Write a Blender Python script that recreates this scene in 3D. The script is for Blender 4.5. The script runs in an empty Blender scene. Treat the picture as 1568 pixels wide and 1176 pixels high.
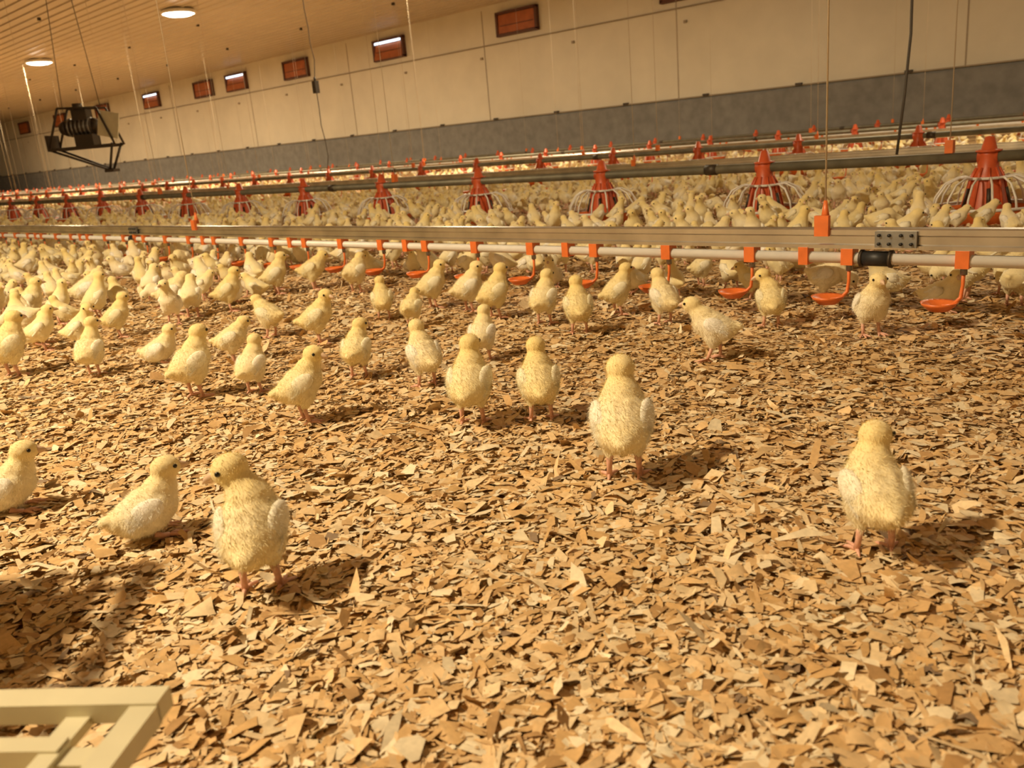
import bpy, bmesh, math, random
import numpy as np
from mathutils import Vector, Matrix, Euler
random.seed(7); rng=np.random.default_rng(11)
S=bpy.context.scene
COL=S.collection
# ---------------------------------------------------------------- helpers
def link(o,parent=None):
    COL.objects.link(o)
    if parent: o.parent=parent
    return o
def mat(name,color=(.5,.5,.5),rough=.6,metal=0,emit=None,est=0,noise=None,bump=0,nscale=20,attr=None,objvar=0,sheen=0,bdist=.01):
    m=bpy.data.materials.new(name); m.use_nodes=True
    nt=m.node_tree; b=nt.nodes['Principled BSDF']
    b.inputs['Base Color'].default_value=(*color,1)
    b.inputs['Roughness'].default_value=rough; b.inputs['Metallic'].default_value=metal
    if emit: 
        b.inputs['Emission Color'].default_value=(*emit,1); b.inputs['Emission Strength'].default_value=est
    if sheen:
        b.inputs['Sheen Weight'].default_value=sheen; b.inputs['Sheen Roughness'].default_value=.6
    src=None
    if attr:
        a=nt.nodes.new('ShaderNodeVertexColor'); a.layer_name=attr; src=a.outputs['Color']
    if noise:
        tc=nt.nodes.new('ShaderNodeTexCoord'); n=nt.nodes.new('ShaderNodeTexNoise')
        n.inputs['Scale'].default_value=nscale; n.inputs['Detail'].default_value=6
        nt.links.new(tc.outputs['Object'],n.inputs['Vector'])
        r=nt.nodes.new('ShaderNodeMapRange'); r.inputs[1].default_value=.3; r.inputs[2].default_value=.7
        r.inputs[3].default_value=1-noise; r.inputs[4].default_value=1+noise*.5
        nt.links.new(n.outputs['Fac'],r.inputs[0])
        mx=nt.nodes.new('ShaderNodeMix'); mx.data_type='RGBA'; mx.blend_type='MULTIPLY'; mx.inputs[0].default_value=1
        if src: nt.links.new(src,mx.inputs[6])
        else: mx.inputs[6].default_value=(*color,1)
        nt.links.new(r.outputs[0],mx.inputs[7]); src=mx.outputs[2]
        if bump:
            bp=nt.nodes.new('ShaderNodeBump'); bp.inputs['Strength'].default_value=bump; bp.inputs['Distance'].default_value=bdist
            nt.links.new(n.outputs['Fac'],bp.inputs['Height']); nt.links.new(bp.outputs[0],b.inputs['Normal'])
    if objvar:
        oi=nt.nodes.new('ShaderNodeObjectInfo'); r=nt.nodes.new('ShaderNodeMapRange')
        r.inputs[3].default_value=1-objvar; r.inputs[4].default_value=1.0
        nt.links.new(oi.outputs['Random'],r.inputs[0])
        mx=nt.nodes.new('ShaderNodeMix'); mx.data_type='RGBA'; mx.blend_type='MULTIPLY'; mx.inputs[0].default_value=1
        cb=nt.nodes.new('ShaderNodeCombineColor'); cb.inputs[0].default_value=1
        for i,pw_ in ((0,.35),(1,.6),(2,2.0)):
            p=nt.nodes.new('ShaderNodeMath'); p.operation='POWER'; p.inputs[1].default_value=pw_
            nt.links.new(r.outputs[0],p.inputs[0]); nt.links.new(p.outputs[0],cb.inputs[i])
        nt.links.new(src,mx.inputs[6]); nt.links.new(cb.outputs[0],mx.inputs[7]); src=mx.outputs[2]
    if src: nt.links.new(src,b.inputs['Base Color'])
    return m

class MB:
    """mesh accumulator"""
    def __init__(s): s.v=[];s.f=[];s.m=[];s.sm=[]
    def add(s,vs,fs,mi=0,smooth=False):
        o=len(s.v); s.v+= [tuple(v) for v in vs]; s.f+=[tuple(i+o for i in f) for f in fs]; s.m+=[mi]*len(fs); s.sm+=[smooth]*len(fs)
    def box(s,c,d,mi=0,rot=None):
        x,y,z=[q/2 for q in d]
        vs=[Vector((a*x,b*y,e*z)) for a in(-1,1) for b in(-1,1) for e in(-1,1)]
        if rot: vs=[rot@v for v in vs]
        vs=[v+Vector(c) for v in vs]
        s.add(vs,[(0,1,3,2),(4,6,7,5),(0,4,5,1),(2,3,7,6),(0,2,6,4),(1,5,7,3)],mi)
    def tube(s,pts,rads,n=8,mi=0,caps=True,smooth=True):
        pts=[Vector(p) for p in pts]
        if not hasattr(rads,'__len__'): rads=[rads]*len(pts)
        vs=[];fs=[]
        up=None
        for i,p in enumerate(pts):
            t=(pts[min(i+1,len(pts)-1)]-pts[max(i-1,0)]).normalized()
            if up is None:
                up=Vector((0,0,1)) if abs(t.z)<.9 else Vector((1,0,0))
            a=t.cross(up).normalized(); b=a.cross(t).normalized(); up=b
            for k in range(n):
                q=2*math.pi*k/n; vs.append(p+(a*math.cos(q)+b*math.sin(q))*rads[i])
        for i in range(len(pts)-1):
            for k in range(n):
                fs.append((i*n+k,i*n+(k+1)%n,(i+1)*n+(k+1)%n,(i+1)*n+k))
        if caps:
            fs.append(tuple(range(n))[::-1]); fs.append(tuple((len(pts)-1)*n+k for k in range(n)))
        s.add(vs,fs,mi,smooth)
    def lathe(s,c,prof,n=24,mi=0,smooth=True,close=False):
        vs=[];fs=[];c=Vector(c)
        for r,z in prof:
            for k in range(n):
                q=2*math.pi*k/n; vs.append(c+Vector((r*math.cos(q),r*math.sin(q),z)))
        for i in range(len(prof)-1):
            for k in range(n): fs.append((i*n+k,i*n+(k+1)%n,(i+1)*n+(k+1)%n,(i+1)*n+k))
        if close:
            fs.append(tuple(range(n))[::-1]); fs.append(tuple((len(prof)-1)*n+k for k in range(n)))
        s.add(vs,fs,mi,smooth)
    def extrude_x(s,prof,x0,x1,mi=0):
        n=len(prof); vs=[(x0,y,z) for y,z in prof]+[(x1,y,z) for y,z in prof]
        fs=[(k,(k+1)%n,n+(k+1)%n,n+k) for k in range(n)]+[tuple(range(n))[::-1],tuple(range(n,2*n))]
        s.add(vs,fs,mi)
    def mesh(s,name,mats):
        me=bpy.data.meshes.new(name); me.from_pydata(s.v,[],s.f); 
        for m in mats: me.materials.append(m)
        me.polygons.foreach_set('material_index',s.m); me.polygons.foreach_set('use_smooth',s.sm); me.update(); return me
    def obj(s,name,mats,parent=None,loc=(0,0,0)):
        o=bpy.data.objects.new(name,s.mesh(name,mats)); o.location=loc; return link(o,parent)

# ---------------------------------------------------------------- camera
H=.45; TH=math.radians(15.76); RO=math.radians(5.03); AZ=math.radians(134.15)
Fh=Vector((math.cos(AZ),math.sin(AZ),0));R0=Vector((math.sin(AZ),-math.cos(AZ),0))
F=Fh*math.cos(TH)-Vector((0,0,1))*math.sin(TH);U0=R0.cross(F)
R=R0*math.cos(RO)-U0*math.sin(RO);U=U0*math.cos(RO)+R0*math.sin(RO)
cam=bpy.data.objects.new('camera',bpy.data.cameras.new('camera')); COL.objects.link(cam)
cam.data.sensor_width=36; cam.data.lens=29.98; cam.data.clip_start=.02; cam.data.clip_end=200
M=Matrix((R,U,-F)).transposed().to_4x4(); M.translation=Vector((0,0,H)); cam.matrix_world=M
cam.data.dof.use_dof=True; cam.data.dof.focus_distance=1.5; cam.data.dof.aperture_fstop=9
S.camera=cam

# ---------------------------------------------------------------- materials
m_wall=mat('cream_wall_panel',(.80,.75,.61),.45,noise=.08,nscale=1.5)
m_seam=mat('panel_seam',(.38,.31,.22),.6)
m_band=mat('grey_concrete_footing',(.26,.26,.25),.8,noise=.2,bump=.3,nscale=6)
m_ceil=mat('ceiling_ribbed_steel',(.55,.47,.36),.34,noise=.08,nscale=2)
m_alu=mat('aluminium',(.66,.64,.60),.30,1,noise=.25,nscale=9)
m_galv=mat('galvanised_pipe',(.20,.19,.14),.5,.4,noise=.3,nscale=12)
m_white=mat('white_pvc',(.84,.82,.77),.35,noise=.1,nscale=14)
m_orange=mat('orange_plastic',(.80,.19,.04),.4,noise=.15,nscale=30)
m_red=mat('red_feeder_plastic',(.62,.11,.035),.4,noise=.2,nscale=20)
m_black=mat('black_rubber',(.02,.02,.02),.5)
m_dark=mat('dark_steel',(.07,.055,.04),.5,.5)
m_steel=mat('steel_bracket',(.30,.30,.29),.45,.8,noise=.3,nscale=30)
m_vent=mat('orange_vent_flap',(.48,.14,.04),.5,noise=.25,nscale=5)
m_ventf=mat('vent_frame',(.12,.045,.025),.55)
m_day=mat('daylight_gap',(.8,.85,.9),.5,emit=(.75,.88,1),est=2.5)
m_lamp=mat('lamp_diffuser',(1,.95,.85),.4,emit=(1,.92,.76),est=30)
m_cord=mat('cord',(.62,.52,.38),.7)
m_wire=mat('dark_wire',(.07,.06,.05),.6)
m_crate=mat('crate_plastic',(.66,.61,.42),.4,noise=.08,nscale=20)
m_feed=mat('feed',(.60,.40,.15),.9,noise=.4,bump=.5,nscale=120)
m_down=mat('chick_down',attr='col',rough=.9,noise=.04,nscale=90,objvar=.18,sheen=.2,bump=.12,bdist=.003)
m_leg=mat('chick_shank',(.76,.42,.30),.5,noise=.15,nscale=200)
m_beak=mat('chick_beak',(.70,.50,.34),.4)
m_eye=mat('chick_eye',(.01,.008,.006),.12)

# floor litter material
m_floor=bpy.data.materials.new('wood_shavings_litter'); m_floor.use_nodes=True
nt=m_floor.node_tree; b=nt.nodes['Principled BSDF']; b.inputs['Roughness'].default_value=.85
tc=nt.nodes.new('ShaderNodeTexCoord'); mp=nt.nodes.new('ShaderNodeMapping'); mp.inputs['Scale'].default_value=(1,1.35,1)
vo=nt.nodes.new('ShaderNodeTexVoronoi'); vo.inputs['Scale'].default_value=70
n2=nt.nodes.new('ShaderNodeTexNoise'); n2.inputs['Scale'].default_value=1.3; n2.inputs['Detail'].default_value=5
nt.links.new(tc.outputs['Object'],mp.inputs[0]); nt.links.new(mp.outputs[0],vo.inputs['Vector']); nt.links.new(tc.outputs['Object'],n2.inputs['Vector'])
cr=nt.nodes.new('ShaderNodeValToRGB'); e=cr.color_ramp.elements
e[0].position=0;e[0].color=(.38,.22,.08,1);e[1].position=1;e[1].color=(.74,.54,.30,1)
q=e.new(.45);q.color=(.58,.38,.17,1)
nt.links.new(vo.outputs['Color'],cr.inputs[0])
mr=nt.nodes.new('ShaderNodeMapRange'); mr.inputs[1].default_value=.3; mr.inputs[2].default_value=.7; mr.inputs[3].default_value=.75; mr.inputs[4].default_value=1.1
nt.links.new(n2.outputs['Fac'],mr.inputs[0])
mx=nt.nodes.new('ShaderNodeMix'); mx.data_type='RGBA'; mx.blend_type='MULTIPLY'; mx.inputs[0].default_value=1
nt.links.new(cr.outputs[0],mx.inputs[6]); nt.links.new(mr.outputs[0],mx.inputs[7]); nt.links.new(mx.outputs[2],b.inputs['Base Color'])
bp=nt.nodes.new('ShaderNodeBump'); bp.inputs['Strength'].default_value=.7; bp.inputs['Distance'].default_value=.006
nt.links.new(vo.outputs['Color'],bp.inputs['Height']); nt.links.new(bp.outputs[0],b.inputs['Normal'])
m_chip=mat('wood_chip',attr='col',rough=.7,noise=.15,nscale=160)

# ---------------------------------------------------------------- room
X0,X1,Y0,Y1,ZC=-60,8,-4,15,3.45
mb=MB(); mb.box(((X0+X1)/2,(Y0+Y1)/2,-.05),(X1-X0,Y1-Y0,.1)); mb.obj('floor',[m_floor])
def wall(name,c,d):
    mb=MB(); mb.box(c,d); return mb.obj(name,[m_wall,m_seam])
mb=MB(); mb.box(((X0+X1)/2,Y1+.05,ZC/2),(X1-X0,.1,ZC))
x=X1-2.1
while x>X0:
    mb.box((x,Y1-.003,2.15),(.018,.010,2.4),1); x-=5.1
mb.tube([(X0,Y1-.03,2.60),(X1,Y1-.03,2.60)],.013,6,1)
x=X1-1
while x>X0: mb.box((x,Y1-.02,2.35),(.06,.04,.05),1); x-=2.7
mb.obj('wall_back',[m_wall,m_seam])
wall('wall_front',((X0+X1)/2,Y0-.05,ZC/2),(X1-X0,.1,ZC))
wall('wall_left',(X0-.05,(Y0+Y1)/2,ZC/2),(.1,Y1-Y0,ZC))
wall('wall_right',(X1+.05,(Y0+Y1)/2,ZC/2),(.1,Y1-Y0,ZC))
# footing band
mb=MB(); mb.extrude_x([(Y1-.06,0),(Y1-.06,.93),(Y1-.03,.97),(Y1,.97),(Y1,0)],X0,X1,0)
mb.box(((X0+X1)/2,Y1-.045,.985),(X1-X0,.05,.02),1)
x=X1-.3
while x>X0:
    mb.box((x,Y1-.07,1.0),(.12,.04,.045),2); x-=1.83
mb.obj('baseboard_back',[m_band,m_seam,m_dark])
# ceiling: ribbed sheet, ribs run along the house
mb=MB(); prof=[];y=Y0
while y<Y1-.01:
    prof+=[(y,ZC),(y+.19,ZC),(y+.205,ZC-.022),(y+.235,ZC-.022)]; y+=.25
prof+=[(Y1,ZC),(Y1,ZC+.1),(Y0,ZC+.1)]
vs=[(X0,a,c) for a,c in prof]+[(X1,a,c) for a,c in prof];n=len(prof)
mb.add(vs,[(k,(k+1)%n,n+(k+1)%n,n+k) for k in range(n)]); mb.obj('ceiling',[m_ceil])
# vents
def vent(xc,zc,op):
    w,h=1.15,.46
    mb=MB()
    for dz in(-1,1): mb.box((0,0,dz*h/2),(w+.06,.10,.05),0)
    for dx in(-1,1): mb.box((dx*w/2,0,0),(.06,.10,h),0)
    mb.box((0,.03,0),(w,.02,h),0)
    rot=Matrix.Rotation(math.radians(-14 if op else -3),3,'X')
    mb.box((0,-.01,-.03 if op else 0),(w-.06,.02,h-.07),1,rot)
    mb.box((0,-.025,-.04),(w-.16,.014,.015),0)
    if op: mb.box((0,-.035,h/2-.06),(w-.14,.02,.05),2)
    mb.obj('air_inlet_vent',[m_ventf,m_vent,m_day],loc=(xc,Y1-.05,zc))
for i,vx in enumerate([-9.1,-13.4,-17.8,-22.0,-25.3,-27.4,-31.2,-35.5,-39.9,-44.3]): vent(vx,2.98,i in(2,4,6))

# lamps (shallow ceiling fixtures in two rows)
def lamp(x,y,power,size=.5):
    e=bpy.data.objects.new('ceiling_lamp',None); e.location=(x,y,ZC-.022); link(e)
    mb=MB(); mb.lathe((0,0,0),[(.001,0),(.30,0),(.33,-.02),(.325,-.06),(.30,-.075),(.29,-.06)],32,0)
    mb.obj('housing',[m_white],e)
    mb=MB(); mb.lathe((0,0,0),[(.001,-.115),(.12,-.11),(.22,-.095),(.29,-.06)],32,0); mb.obj('diffuser',[m_lamp],e)
    l=bpy.data.lights.new('bulb','AREA'); l.shape='DISK'; l.size=size; l.energy=power; l.color=(1,.785,.485)
    lo=bpy.data.objects.new('bulb',l); lo.location=(0,0,-.125); link(lo,e)
for x,pw in [(-38.9,340),(-31.46,380),(-24.02,400),(-16.58,310),(-9.14,210),(-1.7,110),(5.74,90)]: lamp(x,8.8,pw)
lamp(-2.4,-1.6,285,.16)   # near row, behind-left of the photographer

# ---------------------------------------------------------------- feed & water lines
def pan_mesh(detail=1):
    mb=MB(); n=24 if detail else 10
    mb.lathe((0,0,0),[(.0,.012),(.15,.012),(.185,.05),(.192,.055),(.188,.045),(.16,.0),(0,.0)],n,1)     # pan
    mb.lathe((0,0,0),[(.02,.035),(.16,.03)],n,3)
    mb.lathe((0,0,0),[(.088,.03),(.084,.05),(.056,.165),(.050,.18),(.038,.205),(.034,.25),(.036,.262),(.03,.266),(.016,.318),(.0,.322)],n,0)
    for k in range(10 if detail else 5):
        a=2*math.pi*k/(10 if detail else 5); ca,sa=math.cos(a),math.sin(a)
        mb.tube([(.090*ca,.090*sa,.03),(.060*ca,.060*sa,.165),(.040*ca,.040*sa,.205)],.0045,5,0)
    if detail:
        for k in range(5):
            a=2*math.pi*(k+.5)/5; ca,sa=math.cos(a),math.sin(a)
            mb.tube([(.082*ca,.082*sa,.062),(.066*ca,.066*sa,.13)],.008,5,4)
    mb.lathe((0,0,0),[(.060,.162),(.072,.163),(.072,.171),(.058,.172)],n,2)
    mb.lathe((0,0,0),[(.036,.262),(.046,.264),(.046,.270),(.03,.271)],n,0)
    for k in range(14 if detail else 8):
        a=2*math.pi*k/(14 if detail else 8); ca,sa=math.cos(a),math.sin(a)
        mb.tube([(r*ca,r*sa,z) for r,z in [(.068,.167),(.10,.172),(.145,.15),(.178,.10),(.188,.055)]],.0042,5,2)
    mb.lathe((0,0,0),[(.186,.052),(.195,.056),(.195,.066),(.184,.064)],n,2)
    return mb.mesh('pan_feeder',[m_red,m_orange,m_white,m_feed,m_dark])
def gn_instancer(name,pts,yaws,scls,var,coll):
    me=bpy.data.meshes.new(name); me.from_pydata(pts,[],[])
    for nm,ty,d in (('yaw','FLOAT',yaws),('scl','FLOAT',scls),('variant','INT',var)):
        at=me.attributes.new(nm,ty,'POINT'); at.data.foreach_set('value',d)
    o=bpy.data.objects.new(name,me); link(o)
    g=bpy.data.node_groups.new(name,'GeometryNodeTree')
    g.interface.new_socket('Geometry',in_out='INPUT',socket_type='NodeSocketGeometry'); g.interface.new_socket('Geometry',in_out='OUTPUT',socket_type='NodeSocketGeometry')
    N=g.nodes.new; L=g.links.new
    gi=N('NodeGroupInput');go=N('NodeGroupOutput');ci=N('GeometryNodeCollectionInfo');ip=N('GeometryNodeInstanceOnPoints')
    ci.inputs['Collection'].default_value=coll; ci.inputs['Separate Children'].default_value=True; ci.inputs['Reset Children'].default_value=True
    def na(nm,t):
        n=N('GeometryNodeInputNamedAttribute'); n.data_type=t; n.inputs['Name'].default_value=nm; return n.outputs['Attribute']
    cx=N('ShaderNodeCombineXYZ'); L(na('yaw','FLOAT'),cx.inputs[2])
    L(gi.outputs[0],ip.inputs['Points']); L(ci.outputs[0],ip.inputs['Instance']); ip.inputs['Pick Instance'].default_value=True
    L(na('variant','INT'),ip.inputs['Instance Index']); L(cx.outputs[0],ip.inputs['Rotation']); L(na('scl','FLOAT'),ip.inputs['Scale'])
    L(ip.outputs[0],go.inputs[0])
    md=o.modifiers.new('instances','NODES'); md.node_group=g
    return o
FEED=[(3.7,.96,.92,1),(6.8,.4,.92,0),(10.0,.3,.92,0),(12.6,.1,.92,0)]
pan_hi=pan_mesh(1); pan_lo=pan_mesh(0)
pc=bpy.data.collections.new('pan_template'); po=bpy.data.objects.new('pan_feeder_template',pan_lo); po.location=(-50,-3,0); pc.objects.link(po)
pts=[]
for (Y,xs,sp,hi) in FEED:
    mb=MB(); mb.tube([(X0+.5,Y,.245),(X1-.5,Y,.245)],.021,12,0)
    x=X1-1
    while x>-45:
        mb.tube([(x-.03,Y,.245),(x+.03,Y,.245)],.025,12,1); x-=3.05
    x=-xs; xx=[]
    while x<X1-1: xx.append(x); x+=sp
    x=-xs-sp
    while x>-45: xx.append(x); x-=sp
    for x in xx: mb.tube([(x-.035,Y,.245),(x+.035,Y,.245)],.028,12,2)
    x=X1-2.3
    while x>-45:
        mb.tube([(x,Y,.26),(x,Y,ZC)],.0022,4,3); mb.box((x,Y,ZC-.03),(.05,.05,.05),1); mb.box((x,Y,.29),(.03,.03,.05),4); x-=3.4
    mb.obj('feed_auger_pipe',[m_galv,m_dark,m_red,m_cord,m_orange])
    for x in xx:
        if hi and -13<x<1: 
            o=bpy.data.objects.new('pan_feeder',pan_hi); o.location=(x,Y,0); o.rotation_euler=(0,0,random.random()*6); link(o)
        else: pts.append((x,Y,0))
gn_instancer('pan_feeder_row',pts,[random.random()*6 for _ in pts],[1.0]*len(pts),[0]*len(pts),pc)

def drinker(Y,zp,near):
    e=bpy.data.objects.new('nipple_drinker_line',None); link(e)
    mb=MB(); xa,xb=X0+.5,X1-.5
    mb.tube([(xa,Y,zp),(xb,Y,zp)],.0125,12,0)
    mb.obj('water_pipe',[m_white],e)
    mb=MB(); b0,t0=zp+.022,zp+.066
    mb.extrude_x([(Y-.014,b0),(Y-.014,b0+.008),(Y-.010,b0+.011),(Y-.010,b0+.027),(Y-.014,b0+.030),(Y-.014,t0-.003),(Y-.011,t0),(Y+.014,t0),(Y+.014,b0)],xa,xb,0)
    mb.obj('support_rail',[m_alu],e)
    mb=MB()
    sp=.234; k0=int((xb-1+.52)/sp); xs=[-.52+sp*k for k in range(k0,-int(44/sp),-1)]
    for i,x in enumerate(xs):
        if not near and i%2: continue
        n=10 if near else 5
        if near and x<-16: continue
        mb.box((x,Y,zp+.004),(.026,.034,.036),0)
        if i%3==0: mb.box((x-.10,Y,zp+.004),(.022,.034,.040),0)
        mb.tube([(x,Y,zp-.01),(x,Y-.001,zp-.05),(x-.002,Y-.004,zp-.075),(x-.012,Y-.014,zp-.088),(x-.03,Y-.026,zp-.092)],[.0045,.0035,.004,.0045,.005],n,0)
        mb.lathe((x-.035,Y-.03,zp-.095),[(.001,.002),(.018,.003),(.032,.011),(.036,.014),(.033,.008),(.020,-.004),(.001,-.006)],n*2,0)
        mb.tube([(x,Y,zp-.01),(x,Y,zp-.028)],.007,n,2)
    mb.obj('nipples_and_cups',[m_orange,m_red,m_steel],e)
    mb=MB()
    x=-.81
    while x<xb: x+=2.9
    while x>-42:
        if x<xb: 
            mb.tube([(x,Y,t0+.02),(x,Y,ZC)],.0022,4,0); mb.box((x,Y-.016,t0+.006),(.032,.012,.045),1); mb.tube([(x,Y,t0+.01),(x,Y,t0+.06)],[.012,.004],8,1)
        x-=2.9
    mb.obj('suspension_cords',[m_cord,m_orange],e)
    mb=MB()
    for xj in ([-.65,-4.35,2.9,-8.0] if near else []):
        mb.box((xj,Y-.018,b0+.022),(.085,.006,.034),0)
        for dx in(-.033,-.012,.012,.033):
            for dz in (-.009,.009): mb.tube([(xj+dx,Y-.020,b0+.022+dz),(xj+dx,Y-.027,b0+.022+dz)],.0035,6,1)
        mb.tube([(xj-.075,Y,zp),(xj-.015,Y,zp)],.0165,14,1); mb.tube([(xj-.079,Y,zp),(xj-.073,Y,zp)],.019,14,2); mb.tube([(xj-.017,Y,zp),(xj-.011,Y,zp)],.019,14,2)
    if near: mb.obj('rail_joint',[m_steel,m_black,m_dark],e)
drinker(1.88,.142,True); drinker(5.3,.16,False); drinker(8.4,.18,False); drinker(11.4,.18,False)

# loose wires
def wob(x,y,z0,z1,n,a):
    return [(x+random.uniform(-a,a),y+random.uniform(-a,a),z0+(z1-z0)*i/n) for i in range(n+1)]
mb=MB(); mb.tube(wob(-1.28,3.7,ZC,.27,14,.02),.006,5,0); mb.obj('hanging_cable',[m_wire])
mb=MB(); mb.tube(wob(-9.62,6.8,ZC,.28,16,.03),.006,5,0)
c0=Vector((-9.62,6.8,1.34)); mb.box(c0,(.07,.06,.15),0); mb.tube([c0+Vector((0,0,.07)),c0+Vector((0,0,.12))],.015,8,0)
mb.obj('hanging_cable',[m_wire])

# hanging feed motor / winch unit
fe=bpy.data.objects.new('hanging_feed_motor',None); fe.location=(-11.75,4.7,1.08); fe.rotation_euler=(0,0,math.radians(40)); fe.scale=(1.2,1.2,1.2); link(fe)
mb=MB()
mb.tube([(-.20,0,.02),(.10,0,.02)],.085,14,1); mb.tube([(-.27,0,.02),(-.20,0,.02)],[.06,.088],14,1); mb.tube([(.10,0,.02),(.16,0,.02)],[.088,.05],14,1)
for k in range(6): mb.tube([(-.17+.045*k,0,.02),(-.155+.045*k,0,.02)],.096,14,0)
mb.box((-.02,0,.14),(.16,.13,.11),1); mb.box((.0,-.02,-.12),(.20,.16,.12),1)
mb.tube([(-.05,0,.19),(-.05,0,.26)],.05,10,1)
mb.obj('motor',[m_steel,m_dark],fe)
mb=MB(); mb.box((.29,-.08,.02),(.22,.015,.26),0,Matrix.Rotation(.25,3,'Y')); mb.obj('cover_panel',[m_crate],fe)
mb=MB()
for sy in(-.1,.1):
    mb.box((-.05,sy,-.19),(.72,.025,.03),0); mb.tube([(-.40,sy,-.19),(.18,sy*.4,-.44)],.013,6,0); mb.tube([(.30,sy,-.17),(.19,sy*.4,-.44)],.013,6,0)
    mb.tube([(-.40,sy,-.19),(-.22,sy,.22)],.012,6,0); mb.tube([(-.22,sy,.22),(.2,sy,.2)],.012,6,0); mb.tube([(.2,sy,.2),(.33,sy,-.19)],.012,6,0)
mb.box((.19,0,-.45),(.10,.14,.03),0); mb.box((-.40,0,-.12),(.03,.22,.16),0)
mb.obj('bracket_frame',[m_dark],fe)
mb=MB()
for sx in(-.22,.2): mb.tube([(sx,0,.2),(sx*.4,0,(ZC-1.08)/1.2)],.004,5,0)
mb.obj('hanging_chains',[m_wire],fe)

# ---------------------------------------------------------------- litter chips
def chips():
    N=330000
    r=.28+7.0*rng.random(N)**1.2; a=AZ+np.radians(rng.uniform(-54,56,N))
    px=r*np.cos(a); py=r*np.sin(a)
    s=(.86+.12*r)
    small=rng.random(N)<.45
    Ln=rng.lognormal(math.log(.0150),.50,N).clip(.005,.046)*s; Wd=rng.lognormal(math.log(.0078),.48,N).clip(.003,.024)*s
    Ln[small]*=.42; Wd[small]*=.42
    yaw=rng.random(N)*2*np.pi
    tilt=np.radians(np.abs(rng.normal(0,8,N)).clip(0,35)); up=rng.random(N)<.04; tilt[up]=np.radians(rng.uniform(20,55,up.sum())); tdir=rng.random(N)*2*np.pi
    curl=rng.normal(0,.12,N)*Ln
    pz=rng.random(N)*.0075+.001
    base=np.array([[-.5,-.4],[0,-.55],[.5,-.4],[.5,.4],[0,.55],[-.5,.4]])
    L=np.zeros((N,6,3))
    j=rng.uniform(-.24,.24,(N,6,2))
    L[:,:,0]=(base[None,:,0]+j[:,:,0])*Ln[:,None]; L[:,:,1]=(base[None,:,1]+j[:,:,1])*Wd[:,None]
    L[:,1,2]=curl; L[:,4,2]=curl*rng.uniform(.3,1.2,N)
    c,s_=np.cos(yaw)[:,None],np.sin(yaw)[:,None]
    X=L[:,:,0]*c-L[:,:,1]*s_; Yv=L[:,:,0]*s_+L[:,:,1]*c; Z=L[:,:,2]
    k=np.stack([np.cos(tdir),np.sin(tdir),0*tdir],1)[:,None,:]
    V=np.stack([X,Yv,Z],2); ct,st=np.cos(tilt)[:,None,None],np.sin(tilt)[:,None,None]
    kv=np.cross(np.broadcast_to(k,V.shape),V); kd=(V*k).sum(2,keepdims=True)
    V=V*ct+kv*st+k*kd*(1-ct)
    V[:,:,0]+=px[:,None];V[:,:,1]+=py[:,None]
    mn=V[:,:,2].min(1); V[:,:,2]+=(pz-np.minimum(mn,0)*.6)[:,None]
    me=bpy.data.meshes.new('wood_shavings')
    me.vertices.add(N*6); me.vertices.foreach_set('co',V.astype(np.float32).ravel())
    idx=(np.arange(N)*6)[:,None]+np.array([[0,1,4,5,1,2,3,4]])
    me.loops.add(N*8); me.loops.foreach_set('vertex_index',idx.astype(np.int32).ravel())
    me.polygons.add(N*2); me.polygons.foreach_set('loop_start',np.arange(0,N*8,4,dtype=np.int32)); me.polygons.foreach_set('loop_total',np.full(N*2,4,dtype=np.int32))
    me.polygons.foreach_set('use_smooth',np.ones(N*2,dtype=bool))
    me.update(calc_edges=True)
    pal=np.array([[.82,.65,.40],[.78,.56,.30],[.68,.44,.19],[.87,.76,.54],[.50,.30,.12],[.74,.50,.24],[.30,.21,.13]])
    ci=rng.choice(7,N,p=[.235,.235,.17,.13,.06,.16,.01]); c=pal[ci]*rng.uniform(.86,1.05,(N,1))
    pt=.5+.5*np.sin(px*3.1+1.7*np.sin(py*2.3))*np.sin(py*3.7+px*1.1+1.2*np.sin(px*4))
    c=c*(1-.15*pt[:,None]*np.array([.7,1,1.4]))
    col=np.ones((N,6,4)); col[:,:,:3]=c[:,None,:]
    at=me.color_attributes.new('col','FLOAT_COLOR','POINT'); at.data.foreach_set('color',col.astype(np.float32).ravel())
    me.materials.append(m_chip); link(bpy.data.objects.new('wood_shavings',me))
chips()
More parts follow.
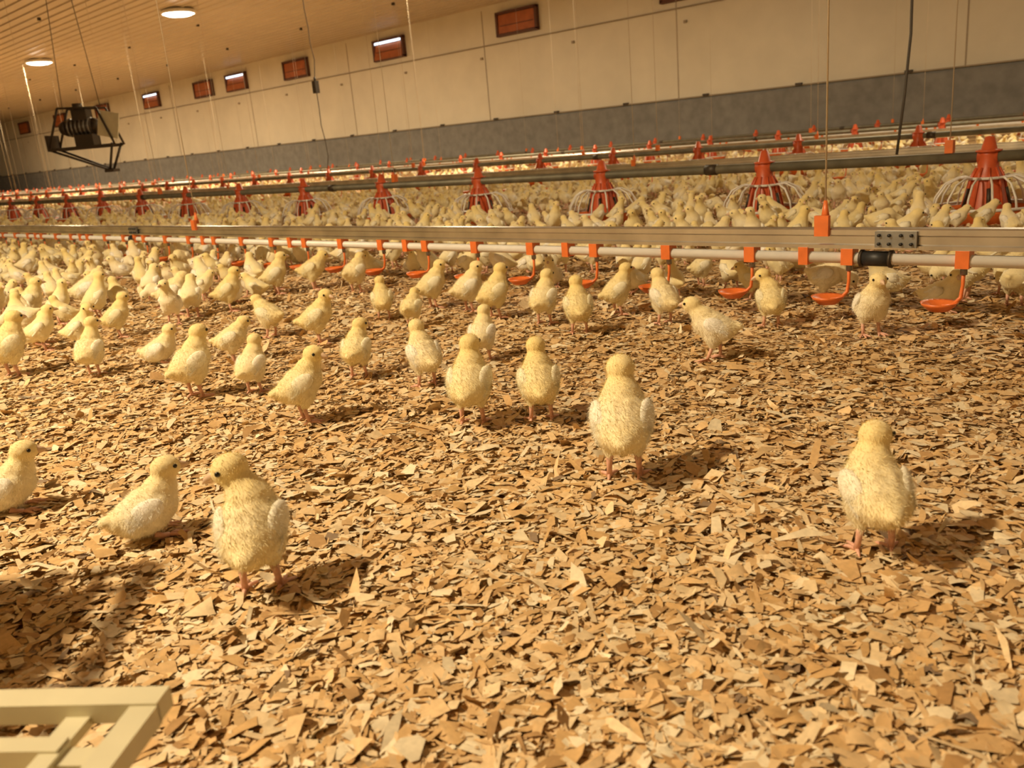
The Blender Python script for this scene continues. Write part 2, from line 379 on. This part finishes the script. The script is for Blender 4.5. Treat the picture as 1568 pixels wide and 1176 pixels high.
# ---------------------------------------------------------------- chicks
def ico(c,r,rot=None,sub=2):
    bm=bmesh.new(); bmesh.ops.create_icosphere(bm,subdivisions=sub,radius=1)
    vs=[]
    for v in bm.verts:
        q=Vector((v.co.x*r[0],v.co.y*r[1],v.co.z*r[2]))
        if rot: q=rot@q
        vs.append(q+Vector(c))
    fs=[tuple(v.index for v in f.verts) for f in bm.faces]; bm.free(); return vs,fs
def chick_mesh(name,voxel=.25,nfuzz=6000,pitch=14,yaw=0,hpitch=0,neck=1.0,sit=False,stride=0,side=0,neckfwd=0,seed=0):
    rg=np.random.default_rng(seed); mb=MB()
    dz=-3.0 if sit else .5
    if sit: pitch-=12
    P=Matrix.Rotation(math.radians(-pitch),3,'Y'); piv=Vector((0,0,6.2))
    def T(p): return P@(Vector(p)-piv)+piv+Vector((0,0,dz))
    def E(c,r): 
        v,f_=ico(T(c),r,P); mb.add(v,f_)
    E((-1.5,0,6.6),(3.2,3.55,2.9)); E((.0,0,6.9),(3.6,3.8,3.3)); E((1.7,0,7.7),(2.9,3.3,2.9)); E((.4,0,8.1),(3.0,3.2,2.4))
    E((-3.3,0,6.8),(2.1,2.4,1.7)); E((-4.9,0,7.3),(1.5,1.3,.8)); 
    n0=T((2.2,0,9.0)); hd=n0+Vector((1.0+neckfwd,side,4.0*neck)); 
    hy=math.radians(yaw); D=Vector((math.cos(hy),math.sin(hy),0)); Sd=Vector((-D.y,D.x,0))
    hd=hd+D*.5
    mid=(n0*.5+hd*.5)+Vector((.35,0,0))
    for t in np.linspace(0,1,9):
        p=n0*(1-t)**2+mid*2*t*(1-t)+hd*t*t; r=2.6*(1-t)**1.6+1.40*(1-(1-t)**1.6)
        v,f_=ico(p,(r,r,r)); mb.add(v,f_)
    HR=Matrix((D,Sd,Vector((0,0,1)))).transposed()@Matrix.Rotation(math.radians(hpitch),3,'Y')
    v,f_=ico(hd,(2.1,1.85,1.75),HR); mb.add(v,f_)
    v,f_=ico(hd+HR@Vector((1.15,0,-.2)),(1.1,1.1,1.0),HR); mb.add(v,f_)
    v,f_=ico(hd+HR@Vector((.25,0,-.55)),(1.55,1.7,1.2),HR); mb.add(v,f_)
    legs=[]
    for sd in(-1,1):
        st=stride*sd
        if not sit:
            hk=Vector((-.5+st*.5,1.7*sd,3.1)); hip=T((.1,1.75*sd,5.2))
            for t in np.linspace(0,1,5):
                p=hip.lerp(hk,t); r=1.9*(1-t)+.55*t; v,f_=ico(p,(r,r*.85,r)); mb.add(v,f_)
            an=Vector((.1+st,1.9*sd,.42)); legs.append((hk,an,sd))
        else:
            an=Vector((2.0,1.9*sd,.4)); legs.append((Vector((.2,1.9*sd,.8)),an,sd))
    me=mb.mesh('tmp',[]); o=bpy.data.objects.new('tmp',me); COL.objects.link(o)
    md=o.modifiers.new('r','REMESH'); md.mode='VOXEL'; md.voxel_size=voxel; md.use_smooth_shade=True
    sm=o.modifiers.new('s','SMOOTH'); sm.factor=.6; sm.iterations=7 if voxel<.4 else 2
    dg=bpy.context.evaluated_depsgraph_get(); m2=bpy.data.meshes.new_from_object(o.evaluated_get(dg))
    bpy.data.objects.remove(o)
    nv=len(m2.vertices); co=np.zeros(nv*3); m2.vertices.foreach_get('co',co); co=co.reshape(-1,3)
    ph=rg.random(6)*6.28
    w_=(np.sin(co[:,0]*2.6+ph[0]+1.5*np.sin(co[:,2]*1.7))*np.sin(co[:,1]*2.9+ph[1])*np.sin(co[:,2]*2.5+ph[2]))
    ctr=np.array([0,0,7.0+dz]); dv=co-ctr; dv/=np.linalg.norm(dv,axis=1)[:,None]+1e-6
    co=co+dv*(w_*.07)[:,None]*(co[:,2:3]<11+dz)
    m2.calc_loop_triangles(); nt_=len(m2.loop_triangles); tri=np.zeros(nt_*3,dtype=np.int32); m2.loop_triangles.foreach_get('vertices',tri); tri=tri.reshape(-1,3)
    polys=[tuple(p.vertices) for p in m2.polygons]
    Wn=MB()
    for sd in(-1,1):
        W=P@Matrix.Rotation(math.radians(12*sd),3,'Z')@Matrix.Rotation(math.radians(-20),3,'Y')@Matrix.Rotation(math.radians(20*sd),3,'X')
        c0=T((-.5,2.92*sd,7.9))
        v,f_=ico(c0,(2.6,.72,1.6),W,2 if voxel<.4 else 1); Wn.add(v,f_,0,True)
        nf=6 if voxel<.4 else 3
        for k in range(nf):
            t=k/(nf-1); a=W@Matrix.Rotation(math.radians(-10+22*t),3,'Y')@Matrix.Rotation(math.radians(5*sd),3,'Z')
            v,f_=ico(c0+W@Vector((-1.55-.15*t,.26*sd,-.85+1.25*t)),(1.9-.45*t,.24,.42),a,1); Wn.add(v,f_,1,True)
    out=MB(); out.add([tuple(c) for c in co],polys,0,True); cols=[]
    def colfor(p,wing=None):
        p=np.asarray(p); n=len(p)
        yel=np.array([.92,.76,.37]); cream=np.array([.92,.83,.59]); whit=np.array([.95,.93,.87])
        hz=np.clip((p[:,2]-(9.0+dz))/3.0,0,1)[:,None]
        rump=np.clip((-p[:,0]-2.6)/2.0,0,1)[:,None]*.35
        c=cream*(1-hz)+yel*hz*.8+cream*hz*.2; c=c*(1-rump)+yel*rump
        side=np.clip((np.abs(p[:,1])-2.2)/1.2,0,1)[:,None]*.3*(1-hz); c=c*(1-side)+whit*side
        if wing is not None: c=np.where(wing[:,None],whit,c*.2+whit*.8)
        return c
    cols.append(colfor(co)*(1+.03*w_[:,None])*rg.uniform(.98,1.02,(nv,1)))
    out.add(Wn.v,Wn.f,0,True); wa=np.array(Wn.v)
    isq=np.zeros(len(Wn.v),bool)
    for f_,mi in zip(Wn.f,Wn.m):
        if mi==1: isq[list(f_)]=True
    cols.append(colfor(wa,isq))
    nl=len(out.v); n=7 if voxel<.4 else 4
    for hk,an,sd in legs:
        out.tube([hk+Vector((0,0,.3)),hk.lerp(an,.5)+Vector((-.05,0,0)),an],[.50,.36,.38],n,1)
        for ang,ln in((-32,2.0),(0,2.4),(34,2.0),(172,.95)):
            d=Vector((math.cos(math.radians(ang+6*sd)),math.sin(math.radians(ang+6*sd)),0))
            out.tube([an+Vector((0,0,0)),an+d*ln*.5+Vector((0,0,.02)),an+d*ln-Vector((0,0,.2)),an+d*(ln+.35)-Vector((0,0,.32))],[.30,.24,.19,.05],n,1)
    bt=hd+HR@Vector((2.05,0,-.15))
    out.tube([hd+HR@Vector((1.4,0,-.1)),bt,hd+HR@Vector((2.75,0,-.28)),hd+HR@Vector((3.25,0,-.58))],[.66,.57,.33,.06],8 if voxel<.4 else 4,2)
    out.tube([hd+HR@Vector((1.4,0,-.4)),hd+HR@Vector((2.2,0,-.5)),hd+HR@Vector((2.9,0,-.62))],[.42,.34,.08],6,2)
    for sd in(-1,1):
        v,f_=ico(hd+HR@Vector((1.0,1.56*sd,.28)),(.31,.24,.31),HR,2 if voxel<.4 else 1); out.add(v,f_,3,True)
    cols.append(np.full((len(out.v)-nl,3),.7))
    if nfuzz:
        allv=np.vstack([co,wa]); wt=[]
        for f_ in Wn.f: wt.append(f_[:3])
        T3=np.vstack([tri,np.array(wt)+nv]); cc=np.vstack([cols[0],cols[1]])
        A,B,Cc=allv[T3[:,0]],allv[T3[:,1]],allv[T3[:,2]]; nr=np.cross(B-A,Cc-A); ar=np.linalg.norm(nr,axis=1); nr/=ar[:,None]+1e-9
        ix=rg.choice(len(T3),nfuzz,p=ar/ar.sum()); u=rg.random((nfuzz,2)); fl_=u.sum(1)>1; u[fl_]=1-u[fl_]
        p=A[ix]+(B-A)[ix]*u[:,:1]+(Cc-A)[ix]*u[:,1:]; nn=nr[ix]
        flow=np.array([-.75,0,-.65]); tg=flow-nn*(nn@flow)[:,None]; tg/=np.linalg.norm(tg,axis=1)[:,None]+1e-6
        d=nn*.6+tg*.65+rg.normal(0,.28,(nfuzz,3)); d/=np.linalg.norm(d,axis=1)[:,None]
        ln=rg.uniform(.3,.75,nfuzz)*(np.where(p[:,2]>11+dz,.55,1)); 
        sdv=np.cross(d,nn); sdv/=np.linalg.norm(sdv,axis=1)[:,None]+1e-6
        w=.03*(2.0 if voxel>.4 else 1)
        V=np.stack([p-sdv*w-nn*.05,p+sdv*w-nn*.05,p+d*ln[:,None]],1).reshape(-1,3)
        out.add(V.tolist(),[(3*i,3*i+1,3*i+2) for i in range(nfuzz)],0,False)
        fc=(cc[T3[ix,0]]*rg.uniform(.99,1.08,(nfuzz,1))); cols.append(np.repeat(fc,3,0))
    out.v=[(a*.01,b_*.01,c_*.01) for a,b_,c_ in out.v]
    me=out.mesh(name,[m_down,m_leg,m_beak,m_eye])
    cl=np.vstack(cols); rgba=np.ones((len(cl),4)); rgba[:,:3]=cl.clip(0,1)
    at=me.color_attributes.new('col','FLOAT_COLOR','POINT'); at.data.foreach_set('color',rgba.astype(np.float32).ravel())
    return me
VAR={
 'up':dict(pitch=14,yaw=0,neck=.85,hpitch=0),
 'upL':dict(pitch=16,yaw=95,neck=.88,hpitch=14,side=1.3),
 'upR':dict(pitch=10,yaw=-50,neck=.8,hpitch=5,side=-.4),
 'low':dict(pitch=3,yaw=10,neck=.6,hpitch=10,neckfwd=.6),
 'walk':dict(pitch=2,yaw=-15,neck=.75,neckfwd=1.0,stride=1.3),
 'sit':dict(pitch=14,yaw=0,neck=.85,sit=True),
 'sitR':dict(pitch=12,yaw=-60,neck=.7,sit=True),
 'tall':dict(pitch=18,yaw=-20,neck=1.1,stride=.6),
 'peck':dict(pitch=-12,yaw=0,neck=-.55,neckfwd=2.2,hpitch=60),
}
HI={k:chick_mesh('chick_'+k,.25,11000,seed=i,**v) for i,(k,v) in enumerate(VAR.items())}
def zmax(me): return max(v.co.z for v in me.vertices)
ZM={k:zmax(m) for k,m in HI.items()}
# individually posed chicks: x, y, height in mm, pose, heading (deg clockwise from straight away)
CH=[(-.79,.40,156,'upL',-5),(-1.04,.39,104,'sit',55),(-1.31,.31,104,'sit',70),(-.64,.86,166,'up',10),(-.30,.83,138,'upR',5),
(-.99,.92,150,'up',10),(-1.28,1.24,120,'up',20),(-.90,.99,139,'up',0),(-1.24,1.04,134,'up',-25),(-1.27,.78,138,'upR',60),(-1.54,.84,121,'up',20),
(-1.63,.76,150,'up',35),(-1.43,1.02,124,'upR',10),(-2.02,.87,98,'sit',80),(-2.07,.73,140,'tall',10),(-2.28,.62,160,'up',30),(-1.83,.96,112,'low',75),
(-1.80,1.18,139,'upR',75),(-2.01,1.17,118,'low',-60),(-2.49,.97,131,'up',60),(-1.88,1.45,122,'up',-10),(-1.71,1.41,103,'low',20),(-1.86,1.62,142,'upR',60),
(-2.52,1.34,145,'up',70),(-2.68,1.23,140,'low',60),(-1.39,1.57,139,'up',30),(-1.24,1.52,138,'up',0),(-1.28,1.73,133,'up',70),(-1.11,1.68,135,'up',-20),
(-.84,1.44,130,'walk',-70),(-.87,1.74,132,'upL',10),(-.65,1.74,137,'up',180),(-1.06,2.01,100,'low',-60),(-.87,2.03,100,'peck',120),(-1.29,2.15,104,'low',70),
(-1.57,1.58,147,'up',50),(-1.71,1.62,142,'upR',60),(-3.11,1.13,150,'low',60),(-3.13,.95,150,'up',60),(-2.59,1.71,140,'low',90),(-2.66,1.60,150,'up',60),
(-2.36,1.72,135,'low',30),(-.55,2.38,98,'low',80),(-.68,2.33,98,'low',70)]
fixed=[]
for x,y,hm,pose,fa in CH:
    s=min(max(hm/1000/ZM[pose],.70),1.2)
    if pose=='peck': s=.9
    o=bpy.data.objects.new('chick',HI[pose]); o.location=(x,y,.006); o.rotation_euler=(0,0,AZ-math.radians(fa)); o.scale=(s,)*3; link(o)
    fixed.append((x,y))
# flock
LO=bpy.data.collections.new('flock_templates')
for i,(k,v) in enumerate(VAR.items()):
    if k=='upL': continue
    m=chick_mesh('flock_'+k,.62,500,seed=50+i,**v); o=bpy.data.objects.new('flock_variant_%d'%i,m); o.location=(-50+i,-2,0); LO.objects.link(o)
def inview(x,y):
    v=Vector((x,y,0)); dd=v.dot(Fh); l=v.dot(R0)
    return dd>0 and abs(l)<dd*.72+.5
pts=list(); cell={}
for x,y in fixed: cell.setdefault((math.floor(x*10),math.floor(y*10)),[]).append((x,y))
def ok(x,y,r):
    cx,cy=math.floor(x*10),math.floor(y*10)
    for i in(-1,0,1):
        for j in(-1,0,1):
            for (u,w) in cell.get((cx+i,cy+j),()):
                if (u-x)**2+(w-y)**2<r*r: return False
    return True
def tryadd(x,y,r=.098):
    for Y,xs,sp,hi in FEED:
        if abs(y-Y)<.2 and abs(((x+xs+sp/2)%sp)-sp/2)<.2: return
    if abs(y-1.88)<.05: return
    if ok(x,y,r):
        cell.setdefault((math.floor(x*10),math.floor(y*10)),[]).append((x,y)); pts.append((x,y,.006))
def clump(x,y): return .5+.5*math.sin(x*2.3+1.3*math.sin(y*1.7))*math.sin(y*2.9+x*.8)
def dens(x,y):
    if y<1.95:
        if x>-1.7: return 0
        return min(16,max(0,(-x-2.3)*13)) if y>.3 else 11 if x<-3.2 else 0
    if y<2.35: return 7 if x<-.6 else 3
    if y<3.4: return 22*clump(x,y)
    return (16 if y<7 else 9)*clump(x,y)
for _ in range(90000):
    if _%2: x=random.uniform(-9,1.5); y=random.uniform(-.5,6)
    else:
        y=random.uniform(0,14.6); x=random.uniform(-32,3)
    if not inview(x,y): continue
    if random.random()<dens(x,y)/60: tryadd(x,y)
gn_instancer('chick_flock',pts,[random.random()*6.283 for _ in pts],[random.uniform(.72,1.0) for _ in pts],[random.randrange(8) for _ in pts],LO)

# crates, bottom left (one in frame, an unseen stack added left of it to cast shade)
def crate(loc,rz,solid=False,h=.125):
    ce=bpy.data.objects.new('chick_transport_crate',None); ce.location=loc; ce.rotation_euler=(0,0,rz); link(ce)
    mb=MB(); Lx,Ly=.40,.34
    for si,(x,y,dx,dy,ix,iy) in enumerate([(Lx/2,0,Lx,.0,0,1),(Lx/2,Ly,Lx,.0,0,-1),(0,Ly/2,.0,Ly,1,0),(Lx,Ly/2,.0,Ly,-1,0)]):
        lx=dx>dy; L_=Lx if lx else Ly; e_=.0009 if lx else -.0009
        def bar(off,z,w,hh,l): mb.box((x+ix*off,y+iy*off,z+e_),(l if lx else w,w if lx else l,hh))
        bar(0,h,.018,.014,L_+(.018 if lx else -.014)); bar(.040,h-.003,.013,.012,L_-.07); bar(.040,.02,.010,.02,L_-.07); bar(.040,h*.55,.008,.012,L_-.07)
        n=4
        for k in range(n+1):
            t=(k/n-.5)*(L_-.09)
            mb.box((x+ix*.020+(t if lx else 0),y+iy*.020+(0 if lx else t),h-.0045),(.016 if lx else .036,.036 if lx else .016,.007))
        n=9
        for k in range(n+1):
            t=(k/n-.5)*(L_-.10)
            mb.box((x+ix*.040+(t if lx else 0),y+iy*.040+(0 if lx else t),h/2-.004),(.007,.007,h-.02))
        if solid: bar(.032,h/2,.004,h-.01,L_-.06)
    if solid: mb.box((Lx/2,Ly/2,.012),(Lx-.07,Ly-.07,.008))
    mb.obj('slatted_body',[m_crate],ce)
rz=math.atan2(-.6,-.8)
crate((-.507,.168,.0),rz+.02)
for k in range(3): crate((-1.13,.12,.137*k),rz+.25,True)  # added stack outside the view, blocks the near lamp to shade the corner

# world
w=bpy.data.worlds.new('world'); S.world=w; w.use_nodes=True; w.node_tree.nodes['Background'].inputs[0].default_value=(.25,.15,.08,1); w.node_tree.nodes['Background'].inputs[1].default_value=.3
S.view_settings.view_transform='Standard'; S.view_settings.exposure=0
